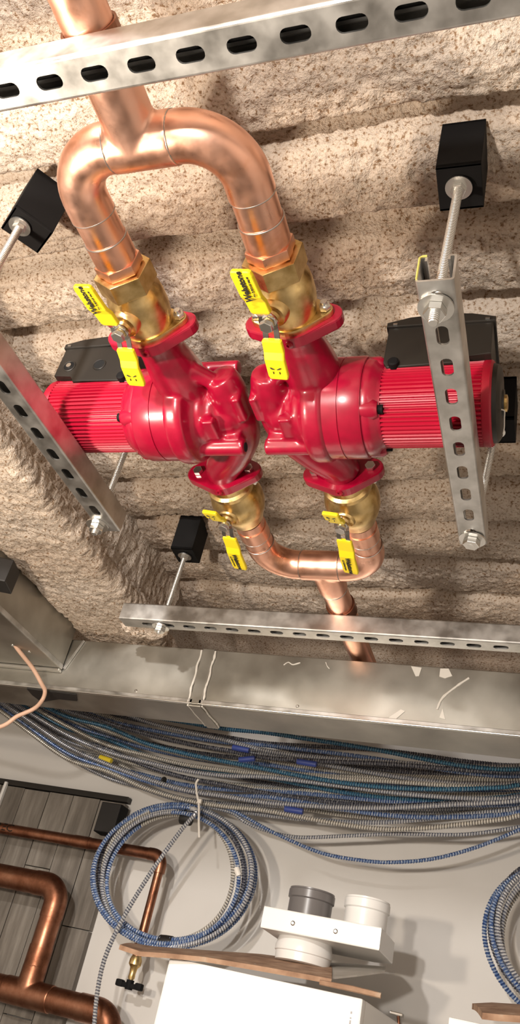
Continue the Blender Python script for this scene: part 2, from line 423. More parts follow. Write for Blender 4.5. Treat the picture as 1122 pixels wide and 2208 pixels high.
# ------------------------------------------------------------------ strut channels
def strut(label, c0, along, L0, L1, zb, phase, group='slotted strut channels under the ceiling', yellow=False, strip=True):
    """channel open side up; c0 = the fixed coordinate of its centre line, L0..L1 along"""
    W, H, T = .0413, .0413, .0026; R = .0035
    if along == 'x': u, s = V(1, 0, 0), V(0, 1, 0); o = V(0, c0, zb)
    else: u, s = V(0, 1, 0), V(1, 0, 0); o = V(c0, 0, zb)
    b = B(); bm = b.bm
    hw = W/2-R
    k0 = math.ceil((L0-phase)/.0508+.5-1e-6)-0; ends = [L0]
    cells = []
    p = phase + .0508*math.ceil((L0-phase)/.0508)
    prev = L0
    while p < L1:
        a, c = p-.0254, p+.0254
        if p-.0143-.002 < L0 or p+.0143+.002 > L1: p += .0508; continue
        a = max(a, L0); c = min(c, L1)
        if a > prev+1e-5: cells.append((prev, a, None))
        cells.append((a, c, p)); prev = c; p += .0508
    if prev < L1-1e-5: cells.append((prev, L1, None))
    def pt(a, t, z): return o + u*a + s*t + V(0, 0, z)
    for a, c, p in cells:
        if p is None:
            for z in (0, T): b.face([b.v(pt(q, t, z)) for q, t in ((a, -hw), (c, -hw), (c, hw), (a, hw))])
            continue
        sl = [(p+x, y) for x, y in rrect(.0286, .0143, .0066, 4)]
        n = len(sl)
        outer = []
        for x, y in sl:
            dx, dy = x-p, y
            kx = ((c-p) if dx > 0 else (p-a))/max(abs(dx), 1e-9); ky = hw/max(abs(dy), 1e-9); k = min(kx, ky)
            outer.append((p+dx*k, dy*k))
        corners = [(c, hw), (a, hw), (a, -hw), (c, -hw)]
        loops = {}
        for z in (0, T):
            I = [b.v(pt(x, y, z)) for x, y in sl]; O = [b.v(pt(x, y, z)) for x, y in outer]
            loops[z] = I
            for k in range(n):
                j = (k+1) % n
                x0, y0 = outer[k]; x1, y1 = outer[j]
                vs_ = [I[k], I[j], O[j]]
                onx0 = abs(abs(y0)-hw) < 1e-6; onx1 = abs(abs(y1)-hw) < 1e-6
                if onx0 != onx1:
                    cc = min(corners, key=lambda q: (q[0]-(x0+x1)/2)**2+(q[1]-(y0+y1)/2)**2); vs_.append(b.v(pt(*cc, z)))
                vs_.append(O[k]); b.face(vs_)
        for k in range(n): b.face([loops[0][k], loops[0][(k+1) % n], loops[T][(k+1) % n], loops[T][k]])
    # side walls with rounded foot and in-turned lips
    for sg in (-1, 1):
        out = [(hw, 0)]+[(hw+R*math.sin(a), R-R*math.cos(a)) for a in (PI/8, PI/4, 3*PI/8, PI/2)]
        out += [(W/2, H-R)]+[(W/2-R+R*math.cos(a), H-R+R*math.sin(a)) for a in (PI/8, PI/4, 3*PI/8, PI/2)]
        out += [(W/2-.0095+.002, H), (W/2-.0095, H-.002), (W/2-.0095, H-.008)]
        inn = [(W/2-.0095+T, H-.008), (W/2-.0095+T, H-T), (W/2-R, H-T), (W/2-T, H-R), (W/2-T, R), (hw, T)]
        pr = out+inn
        A = [b.v(pt(L0, sg*t, z)) for t, z in pr]; C = [b.v(pt(L1, sg*t, z)) for t, z in pr]
        for k in range(len(pr)):
            j = (k+1) % len(pr); b.face([A[k], A[j], C[j], C[k]])
        b.face(A); b.face(C)
    for z_ in (L0, L1): b.face([b.v(pt(z_, t, z)) for t, z in ((-hw, 0), (hw, 0), (hw, T), (-hw, T))])
    bmesh.ops.remove_doubles(bm, verts=bm.verts, dist=1e-5)
    t_ = thing('strut_channel', label, 'strut', (o+u*((L0+L1)/2)), group)
    obj('channel', b, 'galv', t_, False)
    if strip:   # added strip over the open side, blocks light so the slots stay black
        e = B(); e.box(o+u*((L0+L1)/2)+V(0, 0, H-.005), tuple(abs(u[k])*(L1-L0-.01)+abs(s[k])*(W-2*.0095) + (.003 if k == 2 else 0) for k in range(3)))
        obj('light_block_strip', e, 'rubber', t_)
    if yellow:
        e = B(); e.tube([pt(L0-.0008, -W/2+.001, .004), pt(L0-.0008, -W/2+.001, H-.003), pt(L0-.0008, -W/2+.004, H-.0005), pt(L0-.0008, -W/2+.009, H-.0005)], .0012, 6)
        obj('paint_mark', e, 'edgeyel', t_)
    return t_
Z1, Z2 = .712, .743
strut('galvanised slotted strut crossing the top of the view under the upper copper pipe', .3335, 'x', -1.05, .55, Z2, -.4830)
strut('galvanised slotted strut along the left, passing under the left pump motor', -.7565, 'y', .56, 1.082, Z1-.006, .7140)
strut('galvanised slotted strut on the right, passing under the right pump motor', -.1345, 'y', .592, 1.106, Z1, .6710, yellow=True, strip=False)
strut('galvanised slotted strut crossing in front of the sheet metal duct', 1.5165, 'x', -.943, .60, Z2, -.6240)

# ------------------------------------------------------------------ hanger rods and isolators
def hexn(b, c, r, h, ax=V(0, 0, 1), a0=0):
    ax = V(*ax).normalized(); u = ax.orthogonal().normalized(); w_ = ax.cross(u)
    b.prism([(r*math.cos(a0+PI/3*k), r*math.sin(a0+PI/3*k)) for k in range(6)], c, u, w_, 0, h, .0008)
    return b
def hanger(label, x, y, zb, tail=.024, tx=0, ty=0):
    """rod through the strut web at zb, up to the isolator"""
    top = V(x+tx, y+ty, .925); bot = V(x, y, zb)
    t = thing('hanger_rod', label, 'rod', (x, y, zb-tail), 'rods hanging the struts')
    d = (top-bot).normalized()
    obj('rod', B().tube([bot-d*tail, bot-d*(tail-.002), top+d*.03], [.0048, .0058, .0058], 14), 'rod', t)
    obj('washer', B().cyl(bot-d*.0004, bot-d*.0030, .0200, 28, smooth=False), 'zinc', t)
    obj('nut', hexn(B(), bot-d*.0135, .0128, .0102, d, .4), 'zinc', t)
    obj('washer', B().cyl(top-d*.0004, top-d*.0026, .0165, 28, smooth=False), 'zinc', t)
    obj('nut', hexn(B(), top-d*.0095, .0095, .0068, d, .2), 'zinc', t)
    return t
def isolator(label, x, y, rz=0):
    z0, h, wx, wy = .926, .093, .054, .062
    t = thing('vibration_isolator', label, 'isolator', (x, y, z0), 'black hanger isolators on the ceiling')
    r = Matrix.Rotation(rz, 3, 'Z')
    def q(dx, dy, dz): return V(x, y, z0)+r @ V(dx, dy, dz)
    b = B()
    b.box(q(0, 0, .003), (wx, wy, .006), rz, .001); b.box(q(0, 0, h-.003), (wx, wy, .006), rz, .001)
    b.box(q(0, -wy/2+.002, h/2), (wx, .004, h), rz, .001); b.box(q(0, wy/2-.002, h/2), (wx, .004, h), rz, .001)
    b.box(q(-wx/2+.002, 0, h/2), (.004, wy-.004, h-.006), rz, .001); b.box(q(wx/2-.002, 0, h/2), (.004, wy-.004, h-.006), rz, .001)
    obj('bracket', b, 'rubber', t)
    obj('rubber_element', B().lathe(q(0, 0, .0061), (0, 0, 1), [(0, .021), (.012, .025), (.04, .0255), (.055, .022), (.08, .021)], 24), 'rubber', t)
    obj('fixing_screw', B().cyl(q(0, 0, h-.008), q(0, 0, h+.02), .005, 10), 'zinc', t)
    return t
hanger('zinc threaded rod at the near end of the right strut, hexagon nut in view', -.137, .628, Z1, .026, .008, 0)
isolator('black box isolator on the ceiling above the near end of the right strut', -.128, .630, .02)
hanger('zinc threaded rod at the far end of the right strut', -.134, 1.089, Z1, .014, .022, 0)
isolator('black box isolator on the ceiling beside the right pump motor end', -.108, 1.092, .0)
hanger('zinc threaded rod at the far end of the left strut, behind the left motor', -.772, 1.062, Z1-.006, .02)
isolator('black box isolator on the ceiling hidden behind the left pump motor', -.772, 1.062)
hanger('zinc threaded rod at the near end of the left strut, at the left edge', -.757, .605, Z1-.006, .02)
isolator('black box isolator on the ceiling beside the left copper elbow, turned askew', -.752, .615, -.62)
hanger('zinc threaded rod at the left end of the strut before the duct', -.848, 1.522, Z2, .018, .010, -.006)
isolator('black box isolator on the ceiling above the strut before the duct', -.838, 1.517, .05)

# ------------------------------------------------------------------ copper manifolds
ZP, RP = .811, .0270
XA, XB = -.5535, -.3435        # left and right pump lines
def manifold(label, xt, y_leg, y_bar, y_end, sg, clampy):
    """sg=+1: bar lies beyond the legs (lower manifold), -1: before them (upper)"""
    t = thing('copper_manifold', label, 'pipe', (xt, y_bar, ZP-RP))
    er = .062; rf = RP+.0016
    for x, d in ((XA, 1), (XB, -1)):
        y0 = y_bar - sg*er
        obj('leg_pipe', B().tube([(x, y_leg, ZP), (x, y0-sg*.002, ZP)], RP, 40), 'copper', t)
        # long cup elbow
        P = [V(x, y0-sg*.018, ZP)] + arc((x+d*er, y0, ZP), (-d, 0, 0), (0, sg, 0), 0, PI/2, er, 16) + [V(x+d*(er+.004), y_bar, ZP)]
        obj('elbow', B().tube(P, rf, 40), 'copper', t)
        for yq in (y0-sg*.018,):
            obj('solder_ring', B().tube(arc((x, yq, ZP), (1, 0, 0), (0, 0, 1), 0, 2*PI*39/40, RP+.0011, 39), .0010, 8, closed=True), 'solder', t)
        # union collar towards the valve
        yc = y_leg + sg*.038
        obj('adapter_collar', B().lathe((x, y_leg+sg*.020, ZP), (0, sg, 0), [(0, RP+.0016), (.03, RP+.0016), (.031, RP+.0004)], 40), 'copper', t)
        obj('solder_ring', B().tube(arc((x, y_leg+sg*.0505, ZP), (1, 0, 0), (0, 0, 1), 0, 2*PI*39/40, RP+.0010, 39), .0011, 8, closed=True), 'solder', t)
        if sg < 0:
            obj('hex_adapter', hexn(B(), (x, y_leg-.016, ZP), RP+.0048, .014, (0, 1, 0), .3), 'copper', t)
        xq = x+d*(er+.004)
        obj('solder_ring', B().tube(arc((xq, y_bar, ZP), (0, 1, 0), (0, 0, 1), 0, 2*PI*39/40, rf, 39), .0009, 8, closed=True), 'solder', t)
    b = B()
    b.cyl((XA+er+.002, y_bar, ZP), (XB-er-.002, y_bar, ZP), rf+.0012, 48)
    b.cyl((xt, y_bar, ZP), (xt, y_bar+sg*.085, ZP), rf+.0012, 48)
    te = obj('tee', b, 'copper', t); cast(te, .0024, 10)
    obj('main_pipe', B().tube([(xt, y_bar+sg*.06, ZP), (xt, y_end, ZP)], RP, 40), 'copper', t)
    obj('solder_ring', B().tube(arc((xt, y_bar+sg*.0855, ZP), (1, 0, 0), (0, 0, 1), 0, 2*PI*39/40, RP+.0012, 39), .0010, 8, closed=True), 'solder', t)
    if sg > 0:
        obj('elbow', B().tube([(xt, 1.965, ZP)]+arc((xt+er, 2.0, ZP), (-1, 0, 0), (0, 1, 0), 0, PI/2, er, 14)+[V(xt+er+.03, 2.0+er, ZP)], rf, 32), 'copper', t)
        obj('main_pipe', B().tube([(xt+er, 2.0+er, ZP), (XR, 2.0+er, ZP)], RP, 32), 'copper', t)
    c = thing('pipe_clamp', 'copper plated strut clamp round the %s pipe' % ('lower main' if sg > 0 else 'upper main'), 'clamp', (xt, clampy, ZP-RP-.004))
    q = []
    for k in range(-12, 13):
        a = PI/2+k*PI*1.75/24; q.append((math.cos(a), math.sin(a)))
    pts = [((RP+.0036)*x, (RP+.0036)*y) for x, y in q]+[((RP+.0006)*x, (RP+.0006)*y) for x, y in reversed(q)]
    obj('band', B().prism(pts, (xt, clampy, ZP), (1, 0, 0), (0, 0, 1), -.016, .016), 'oldcopper', c)
    return t
manifold('upper copper manifold, inverted U and tee feeding both upper valves', -.456, .6125, .446, -.9, -1, .3335)
manifold('lower copper manifold, U and tee joining both lower valves', -.4425, 1.192, 1.349, 2.0, 1, 1.5165)

# ------------------------------------------------------------------ flanged ball valves
def flange_outline(rc=.036, a=.046, r=.016):
    return hull2(circ(0, 0, rc, 40)+circ(-a, 0, r)+circ(a, 0, r))
def valve(label, x, y0, sg, tilt, longdir):
    """y0 = pump side face; sg = direction away from the pump; longdir = way the long lever arm points"""
    t = thing('ball_valve', label, 'valve', (x, y0+sg*.05, ZP-.04), 'flanged brass ball valves')
    ux = V(math.cos(tilt), 0, math.sin(tilt)); uz = V(-math.sin(tilt), 0, math.cos(tilt))
    o = V(x, y0, ZP)
    d0, d1 = (0, .008)
    b = B(); b.prism(flange_outline(.0365, .043, .0125), o, ux, uz, min(-sg*d0, -sg*d1), max(-sg*d0, -sg*d1), .001)
    obj('flange', b, 'brass', t)
    if sg < 0:
        pr = [(.006, .034), (.012, .0355), (.02, .0375), (.035, .0400), (.055, .0400), (.066, .0385), (.072, .0345), (.078, .0345)]
        obj('body', B().lathe(o, (0, sg, 0), pr, 48), 'brass', t)
        obj('hex_end', hexn(B(), o+V(0, sg*.104, 0), .0400, .028, (0, -sg, 0), .35), 'brass', t)
        ys_ = .046
    else:
        pr = [(.006, .0355), (.016, .036), (.020, .0410), (.028, .0410), (.031, .038), (.042, .0440), (.06, .0475), (.08, .0465), (.098, .0410), (.112, .0345), (.122, .0315)]
        obj('body', B().lathe(o, (0, sg, 0), pr, 48), 'brass', t)
        ys_ = .062
    # stem and lever
    th = .15
    dn = V(-math.sin(th), 0, -math.cos(th)); ax = V(0, 1, 0); sd = V(math.cos(th), 0, -math.sin(th))
    c = o + V(0, sg*ys_, 0)
    obj('stem_boss', B().lathe(c, dn, [(.030, .0205), (.0445, .0195), (.0475, .0175), (.0485, .012), (.053, .011), (.054, .007), (.064, .007)], 28), 'brass', t)
    lv = obj('lever', lever_strap(c, dn, ax*longdir, sd), 'chrome', t)
    nut = obj('stem_nut', hexn(B(), c+dn*.0622, .0095, .007, dn, .2), 'zinc', t)
    # two bent yellow sleeves
    zl = .0655
    up_ = ax*longdir
    lo = sleeve(c, dn, up_, sd, .022 if sg < 0 else .030, .098 if sg < 0 else .118, zl, .010, .0285)
    g = obj('grip', lo[0], 'yellow', t); g['label'] = 'long yellow vinyl grip with printed lettering'
    uxt = -up_ if sg < 0 else -up_
    nrm = lo[2]
    cx = lo[1]
    e1 = up_
    e1 = (e1 - nrm*e1.dot(nrm)).normalized()
    e2 = nrm.cross(e1)
    e1, e2 = e1, e2
    obj('lettering', text_bm('Webstone', .0122, cx+nrm*.0003+e2*.0015, e1, e2, .0004, .92, .0, .0004), 'ink', g)
    obj('small_print', text_bm('ALL PURPOSE VALVE', .0036, cx+nrm*.0003+e2*(-.0078), e1, e2, .0004, .95, 0, .0001), 'ink', g)
    sh = sleeve(c, dn, -up_, sd, .022, .080 if sg < 0 else .066, zl, .010, .0285)
    g2 = obj('grip', sh[0], 'yellow', t); g2['label'] = 'short yellow vinyl grip with turn arrows'
    nrm = sh[2]; cx = sh[1]; f1 = sd; f2 = nrm.cross(f1)
    b = B()
    for q in (-1, 1):
        P = [cx+nrm*.0004+f1*(q*(.0015+.006*k/5))+f2*(.001+.003*(k/5)**2) for k in range(6)]
        b.tube(P, [.0003, .0006, .0008, .0009, .0009, .0004], 6)
        b.tube([cx+nrm*.0004+f1*(q*.0045)+f2*(-.0065), cx+nrm*.0004+f1*(q*.0045)+f2*(-.003)], .0006, 6)
    obj('turn_arrows', b, 'ink', g2)
    return t
def lever_strap(c, dn, ax, sd):
    b = B(); hw = .0115
    def pl(P):
        for q in (-1, 1):
            rows = []
            for (a, d) in P:
                rows.append([c+ax*a+dn*(d+e)+sd*(q*s_) for s_, e in ((.0042, -.0008), (hw, -.0008), (hw, .0008), (.0042, .0008))])
            R_ = [[b.v(p) for p in r] for r in rows]
            for i in range(len(R_)-1):
                for k in range(4): b.face([R_[i][k], R_[i][(k+1) % 4], R_[i+1][(k+1) % 4], R_[i+1][k]])
            b.face(R_[0]); b.face(R_[-1])
    pl([(-.040, .0655), (-.024, .0650), (-.013, .0600), (-.008, .0585), (.008, .0585), (.013, .0600), (.024, .0655), (.040, .0655)])
    b.lathe(c, dn, [(.0575, .013), (.0600, .013)], 24)
    return b
def sleeve(c, dn, dr, sd, a0, a1, z, drop, w_):
    """bent rounded grip along dr; returns mesh, centre of the printed face, its outward normal"""
    b = B(); th = .0034; n = 8; rings = []
    L = a1-a0
    prof = [(0, .82, .7), (.04, .96, 1), (.3, 1, 1), (.45, 1, 1), (.9, 1, 1), (.975, .92, .9), (1, .78, .6)]
    def bend(t): return z + (0 if t < .22 else drop*min(1, (t-.22)/.30)**1.0 if t < .52 else drop + .002*(t-.52)/.48)
    for t, ws, ts in prof:
        p = c+dr*(a0+L*t)+dn*bend(t)
        rings.append([b.v(p+sd*x*ws+dn*y*ts) for x, y in rrect(w_, th*2, .0022, 3)])
    m = len(rings[0])
    for i in range(len(rings)-1):
        for k in range(m):
            f = b.face([rings[i][k], rings[i][(k+1) % m], rings[i+1][(k+1) % m], rings[i+1][k]])
    b.face(rings[0]); b.face(rings[-1])
    t0, t1 = .53, .9; tm = .70
    p0 = c+dr*(a0+L*t0)+dn*(bend(t0)+th); p1 = c+dr*(a0+L*t1)+dn*(bend(t1)+th)
    nrm = sd.cross(p1-p0).normalized()
    if nrm.dot(dn) < 0: nrm = -nrm
    return b, p0.lerp(p1, .45), nrm
YU, YD = .716, 1.062
valve('brass ball valve with yellow lever above the left pump', XA, YU, -1, .20, -1)
valve('brass ball valve with yellow lever above the right pump', XB, YU, -1, .07, -1)
valve('brass ball valve with yellow lever below the left pump', XA, YD, 1, .05, 1)
valve('brass ball valve with yellow lever below the right pump', XB, YD, 1, .12, 1)

# ------------------------------------------------------------------ circulator pumps
def pump(label, x, s, tu, tl):
    YC = .897
    t = thing('circulator_pump', label, 'pump', (x, YC, ZP-.075), 'red circulator pumps')
    def p(u, v, w_): return V(x+s*u, YC+v, ZP+w_)
    U = V(s, 0, 0)
    b = B()
    # volute: big disc behind the ring, stepping down to the suction chamber
    b.lathe(p(.020, 0, 0), -U, [(0, .0730), (.006, .0800), (.024, .0805), (.032, .0770), (.036, .062), (.042, .054), (.052, .052), (.056, .046), (.066, .044), (.070, .038), (.092, .035), (.104, .026)], 56)
    # suction chamber lying across the end and its neck to the lower flange
    b.tube(catmull([p(-.066, -.078, .006), p(-.070, -.055, .004), p(-.070, .0, 0), p(-.064, .050, 0), p(-.036, .098, 0), p(-.008, .132, 0), p(0, .155, 0)], 5),
           [.014]+[.024+.005*min(1, k/5) for k in range(10)]+[.031]*8+[.031]*12, 28)
    # discharge neck from the upper flange into the volute
    b.tube(catmull([p(0, -.168, 0), p(0, -.140, 0), p(.000, -.105, .004), p(.0, -.06, .010), p(.0, -.02, .012)], 5), [.034, .0335, .033, .032, .032, .032, .033, .034, .035, .036, .037, .038, .039]+[.040]*8, 28)
    # rib between discharge neck and suction chamber
    b.tube([p(-.012, -.112, .0), p(-.055, -.070, .0), p(-.070, -.035, .0)], [.014, .013, .012], 14)
    # threaded mounting boss along the motor axis
    b.cyl(p(.01, .030, -.046), p(-.088, .030, -.046), .0135, 24)
    b.box(p(-.040, .022, -.034), (.085, .022, .026), 0)
    b.cyl(p(.01, -.046, .048), p(-.080, -.046, .048), .0125, 20)
    # square pad and collar on the casting
    b.box(p(-.044, -.012, -.042), (.020, .040, .014), 0)
    b.box(p(-.092, -.030, -.010), (.012, .050, .034), 0)
    body = obj('volute_casing', b, 'red', t); cast(body, .0024, 10)
    obj('threaded_hole', B().cyl(p(-.086, .030, -.046), p(-.0886, .030, -.046), .0075, 16), 'darkhole', t)
    for yy_, sg, tilt in ((YU, 1, tu), (YD, -1, tl)):
        ux = V(math.cos(tilt), 0, math.sin(tilt)); uz = V(-math.sin(tilt), 0, math.cos(tilt))
        b = B(); d = sorted((0, -sg*.0165))
        b.prism(flange_outline(.041, .048, .019), (x, yy_, ZP), ux, uz, d[0], d[1], .003)
        fl = obj('flange', b, 'red', t)
        for q in (-1, 1):
            c = V(x, yy_, ZP)+ux*(q*.046)
            obj('flange_bolt', hexn(B(), c+V(0, sg*.0168, 0), .0085, .007, (0, sg, 0), .3), 'zinc', fl)
            bn = B(); hexn(bn, c-V(0, sg*.0085, 0), .0080, .007, (0, -sg, 0), .1); bn.cyl(c-V(0, sg*.005, 0), c-V(0, sg*.021, 0), .0046, 12)
            obj('flange_nut', bn, 'zinc', fl)
        pl = V(x, yy_+sg*.010, ZP)+V(0, 0, -1)*.0395
        obj('plug', B().lathe(pl, (0, 0, -1), [(-.004, .0062), (.003, .0058), (.0035, .003), (.001, .0028)], 14), 'red', fl)
    # pump head ring, split line, bolt flange
    obj('head_ring', B().lathe(p(.014, 0, 0), U, [(-.002, .072), (0, .0750), (.026, .0752), (.0265, .0738), (.0280, .0738), (.0285, .0752), (.056, .0752), (.059, .0735)], 72), 'red', t)
    hf = obj('motor_flange', B().lathe(p(.072, 0, 0), U, [(0, .0705), (.004, .0715), (.014, .069), (.020, .0625), (.026, .0600)], 64), 'red', t)
    for k in range(4):
        a = PI/4+PI/2*k
        q = p(.076, .058*math.cos(a), .058*math.sin(a))
        obj('boss', B().lathe(q, U, [(-.01, .0155), (.014, .0150), (.020, .011)], 20), 'red', hf)
        hb = B(); hb.lathe(q+U*.0195, U, [(0, .0068), (.0075, .0068), (.008, .0045)], 16)
        obj('cap_screw', hb, 'rubber', hf)
    # ribbed motor barrel
    n = 56; b = B(); rings = []
    for u in (.092, .2345):
        ring = []
        for k in range(n):
            for da, r in ((0, .0565), (.30, .0600), (.62, .0600), (.80, .0565)):
                a = 2*PI*(k+da)/n; ring.append(b.v(p(u, r*math.cos(a), r*math.sin(a))))
        rings.append(ring)
    m = len(rings[0])
    for k in range(m): b.face([rings[0][k], rings[0][(k+1) % m], rings[1][(k+1) % m], rings[1][k]])
    b.face(rings[0]); b.face(rings[1])
    mo = obj('motor_barrel', b, 'redrib', t, False)
    obj('end_band', B().lathe(p(.2345, 0, 0), U, [(0, .0595), (.002, .0605), (.0105, .0605), (.013, .0585)], 64), 'redrib', t)
    ec = obj('end_cap', B().lathe(p(.2475, 0, 0), U, [(0, .0555), (.006, .054), (.010, .048), (.011, .020), (.0135, .019), (.0135, .006)], 48), 'black', t)
    obj('vent_screw', B().lathe(p(.2605, 0, 0), U, [(0, .012), (.004, .012), (.005, .009)], 20), 'brass', ec)
    wl = [p(.2605, -.03, -.038), p(.2635, -.022, -.034), p(.263, -.012, -.038), p(.2625, .0, -.043), p(.261, .008, -.048)]
    obj('tie_wire', B().tube(catmull(wl, 5), .0009, 8), 'tie', ec)
    # terminal box saddled on the barrel
    z0, z1 = .022, .122; u0, u1 = .096, .244
    bxp = [(u0, z0+.012), (u0+.006, z0), (u1-.040, z0+.004), (u1-.034, z0+.016), (u1, z0+.018), (u1, z1-.020), (u0, z1-.020)]
    jb = thing_part = None
    b = B(); b.prism(bxp if s > 0 else [(q[0], q[1]) for q in bxp], p(0, .058, 0), U, V(0, 0, 1), 0 if s > 0 else 0, .116 if s > 0 else -.116, .002)
    # prism extrudes along U x Z = -s*y
    jb = obj('terminal_box', b, 'black', t)
    lid = [(u0-.003, z1-.021), (u1+.003, z1-.021), (u1+.003, z1-.012), (u1-.030, z1-.003), ((u0+u1)/2, z1), (u0+.030, z1-.003), (u0-.003, z1-.012)]
    b = B(); b.prism(lid, p(0, .061, 0), U, V(0, 0, 1), 0, .122 if s > 0 else -.122, .002)
    obj('box_lid', b, 'black', jb)
    for uq in ((.222, .165) if s < 0 else ()):
        c = p(uq, -.0582, .060)
        obj('knockout_rim', B().tube(arc(c, (1, 0, 0), (0, 0, 1), 0, 2*PI*23/24, .0105, 23), .0014, 8, closed=True), 'black', jb)
        obj('knockout', B().cyl(c+V(0, .004, 0), c+V(0, -.0006, 0), .0098, 22), 'darkhole' if uq < .2 else 'rubber', jb)
    if s < 0: obj('knockout_screw', B().cyl(p(.222, -.0585, .060), p(.222, -.0615, .060), .0045, 14), 'zinc', jb)
    for uq in (.106, .236):
        obj('lid_clip', B().box(p(uq, -.0625, z1-.018), (.006, .002, .003)), 'zinc', jb)
    obj('gland', B().lathe(p(.112, -.052, .028), (0, -1, 0), [(0, .008), (.012, .008), (.014, .006)], 14), 'rubber', jb)
    return t
pump('red circulator pump on the left, ribbed motor pointing left with dusty terminal box', XA, -1, .20, .05)
pump('red circulator pump on the right, ribbed motor pointing right over the strut', XB, 1, .07, .12)

# ------------------------------------------------------------------ sheet metal ducts
DY0, DY1, DZ0, DZ1 = 1.700, 1.828, .636, .776
t = thing('air_duct', 'long galvanised rectangular duct crossing below the copper pipes', 'duct', (-.6, (DY0+DY1)/2, DZ0))
for xa, xb in ((-2.3, -.803), (-.797, 1.25)):
    b = B(); b.box(((xa+xb)/2, (DY0+DY1)/2, (DZ0+DZ1)/2), (xb-xa, DY1-DY0, DZ1-DZ0), 0, .0015)
    sec = obj('duct_section', b, 'duct', t)
    b = B(); b.box(((xa+xb)/2, DY0-.003, DZ0+.006), (xb-xa-.01, .005, .012), 0, .001)
    obj('lock_seam', b, 'galv', sec)
    b = B(); b.box(((xa+xb)/2, DY0-.0045, DZ0+.0015), (xb-xa-.01, .007, .003), 0, .0008)
    obj('lock_seam', b, 'zinc', sec)
b = B(); b.box((-.800, DY0-.003, (DZ0+DZ1)/2), (.030, .005, DZ1-DZ0), 0, .0012)
b.box((-.800, (DY0+DY1)/2, DZ0-.003), (.030, DY1-DY0+.01, .005), 0, .0012)
cl = obj('drive_cleat', b, 'duct', t)
def smear(par, pts, r, name='sealant_smear', m='mastic'):
    P = catmull(pts, 6)
    b = B(); rr = [r*(.6+.6*abs(noise.noise(p*60))) for p in P]; b.tube(P, rr, 8)
    for v in b.bm.verts: v.co += V(0, 0, 0)
    obj(name, b, m, par)
F = DY0-.001
for dx in (-.019, .017):
    smear(cl, [(-.800+dx+.0015*math.sin(k*2.3), F-.002, DZ1-.004-(DZ1-DZ0-.004)*k/7) for k in range(8)], .0035)
    smear(cl, [(-.800+dx+.0015*math.sin(k*2.1), DY0+(DY1-DY0)*k/5, DZ0-.002) for k in range(6)], .003)
def flat(par, outline, y, th=.0012, name='sealant_smear', m='mastic'):
    b = B(); vs_ = [at(px, py, 1, y) for px, py in outline]
    A = [b.v(v) for v in vs_]; C = [b.v(v+V(0, -th, 0)) for v in vs_]
    b.face(A); b.face(C)
    for k in range(len(A)): b.face([A[k], A[(k+1) % len(A)], C[(k+1) % len(A)], C[k]])
    return obj(name, b, m, par)
smear(t, [at(612, 1434, 1, F), at(622, 1428, 1, F), at(632, 1433, 1, F), at(648, 1429, 1, F)], .0018)
smear(t, [at(703, 1428, 1, F), at(706, 1436, 1, F), at(711, 1442, 1, F)], .0014)
flat(t, [(887, 1437), (910, 1440), (904, 1458), (897, 1459)], DY0-.0004)
flat(t, [(950, 1442), (968, 1442), (976, 1458), (960, 1463), (948, 1459)], DY0-.0004)
smear(t, [at(1012, 1462, 1, F), at(985, 1480, 1, F), at(955, 1505, 1, F), at(943, 1530, 1, F)], .0035)
flat(t, [(948, 1548), (955, 1528), (961, 1552)], DY0-.0004)
flat(t, [(838, 1548), (865, 1530), (874, 1534), (852, 1553)], DY0-.0004)
for px in (290, 640):
    c = at(px, 1500 if px < 400 else 1533, 1, DY0)
    c.z = DZ0+.02
    obj('rivet', B().lathe(c+V(0, -.0, 0), (0, -1, 0), [(-.002, .004), (.001, .0038), (.0025, .002)], 12), 'zinc', t)
# black tape on the duct
t2 = thing('tape_patch', 'crumpled black tape stuck on the bottom edge of the duct', 'tape', at(100, 1500, 2, DZ0-.002))
b = B(); out = [(58, 1483), (95, 1488), (165, 1496), (167, 1510), (128, 1506), (90, 1512), (70, 1497)]
vs_ = [at(px, py, 2, DZ0-.0005) for px, py in out]
vs_ = [V(v.x, max(v.y, DY0-.012), v.z) for v in vs_]
A = [b.v(v) for v in vs_]; C = [b.v(v+V(0, 0, -.0025)) for v in vs_]; b.face(A); b.face(C)
for k in range(len(A)): b.face([A[k], A[(k+1) % len(A)], C[(k+1) % len(A)], C[k]])
obj('tape', b, 'tape', t2)
# branch duct coming towards the camera on the left
t = thing('branch_duct', 'galvanised branch duct meeting the long duct at the left edge', 'duct', (-1.36, 1.2, .690))
b = B(); b.box((-1.358, 1.20, .758), (.356, .992, .136), 0, .0015)
br = obj('duct_section', b, 'duct', t)
b = B(); b.box((-1.180, 1.2, .697), (.004, .99, .012), 0, .0008); obj('lock_seam', b, 'galv', br)
b = B(); b.box((-1.36, 1.691, .686), (.36, .014, .006), 0, .0008); obj('end_flange', b, 'zinc', br)
b = B(); b.prism([(0, 0), (.030, .080), (.034, .078), (.006, -.002)], (-1.178, 1.6985, .695), V(1, 0, 0), V(0, 0, 1), 0, .003)
obj('corner_tab', b, 'galv', br)
for k in range(2):
    obj('rivet', B().lathe((-1.22-.03*k, 1.60-.03*k, .690), (0, 0, -1), [(-.002, .004), (.001, .0038), (.0025, .002)], 12), 'zinc', br)
b = B(); b.box(at(4, 1240, 0, -1.150), (.05, .06, .055), .3, .003)
single('cable_clip', b, 'tape', 'small black bracket beside the beam at the left edge', 'bracket')
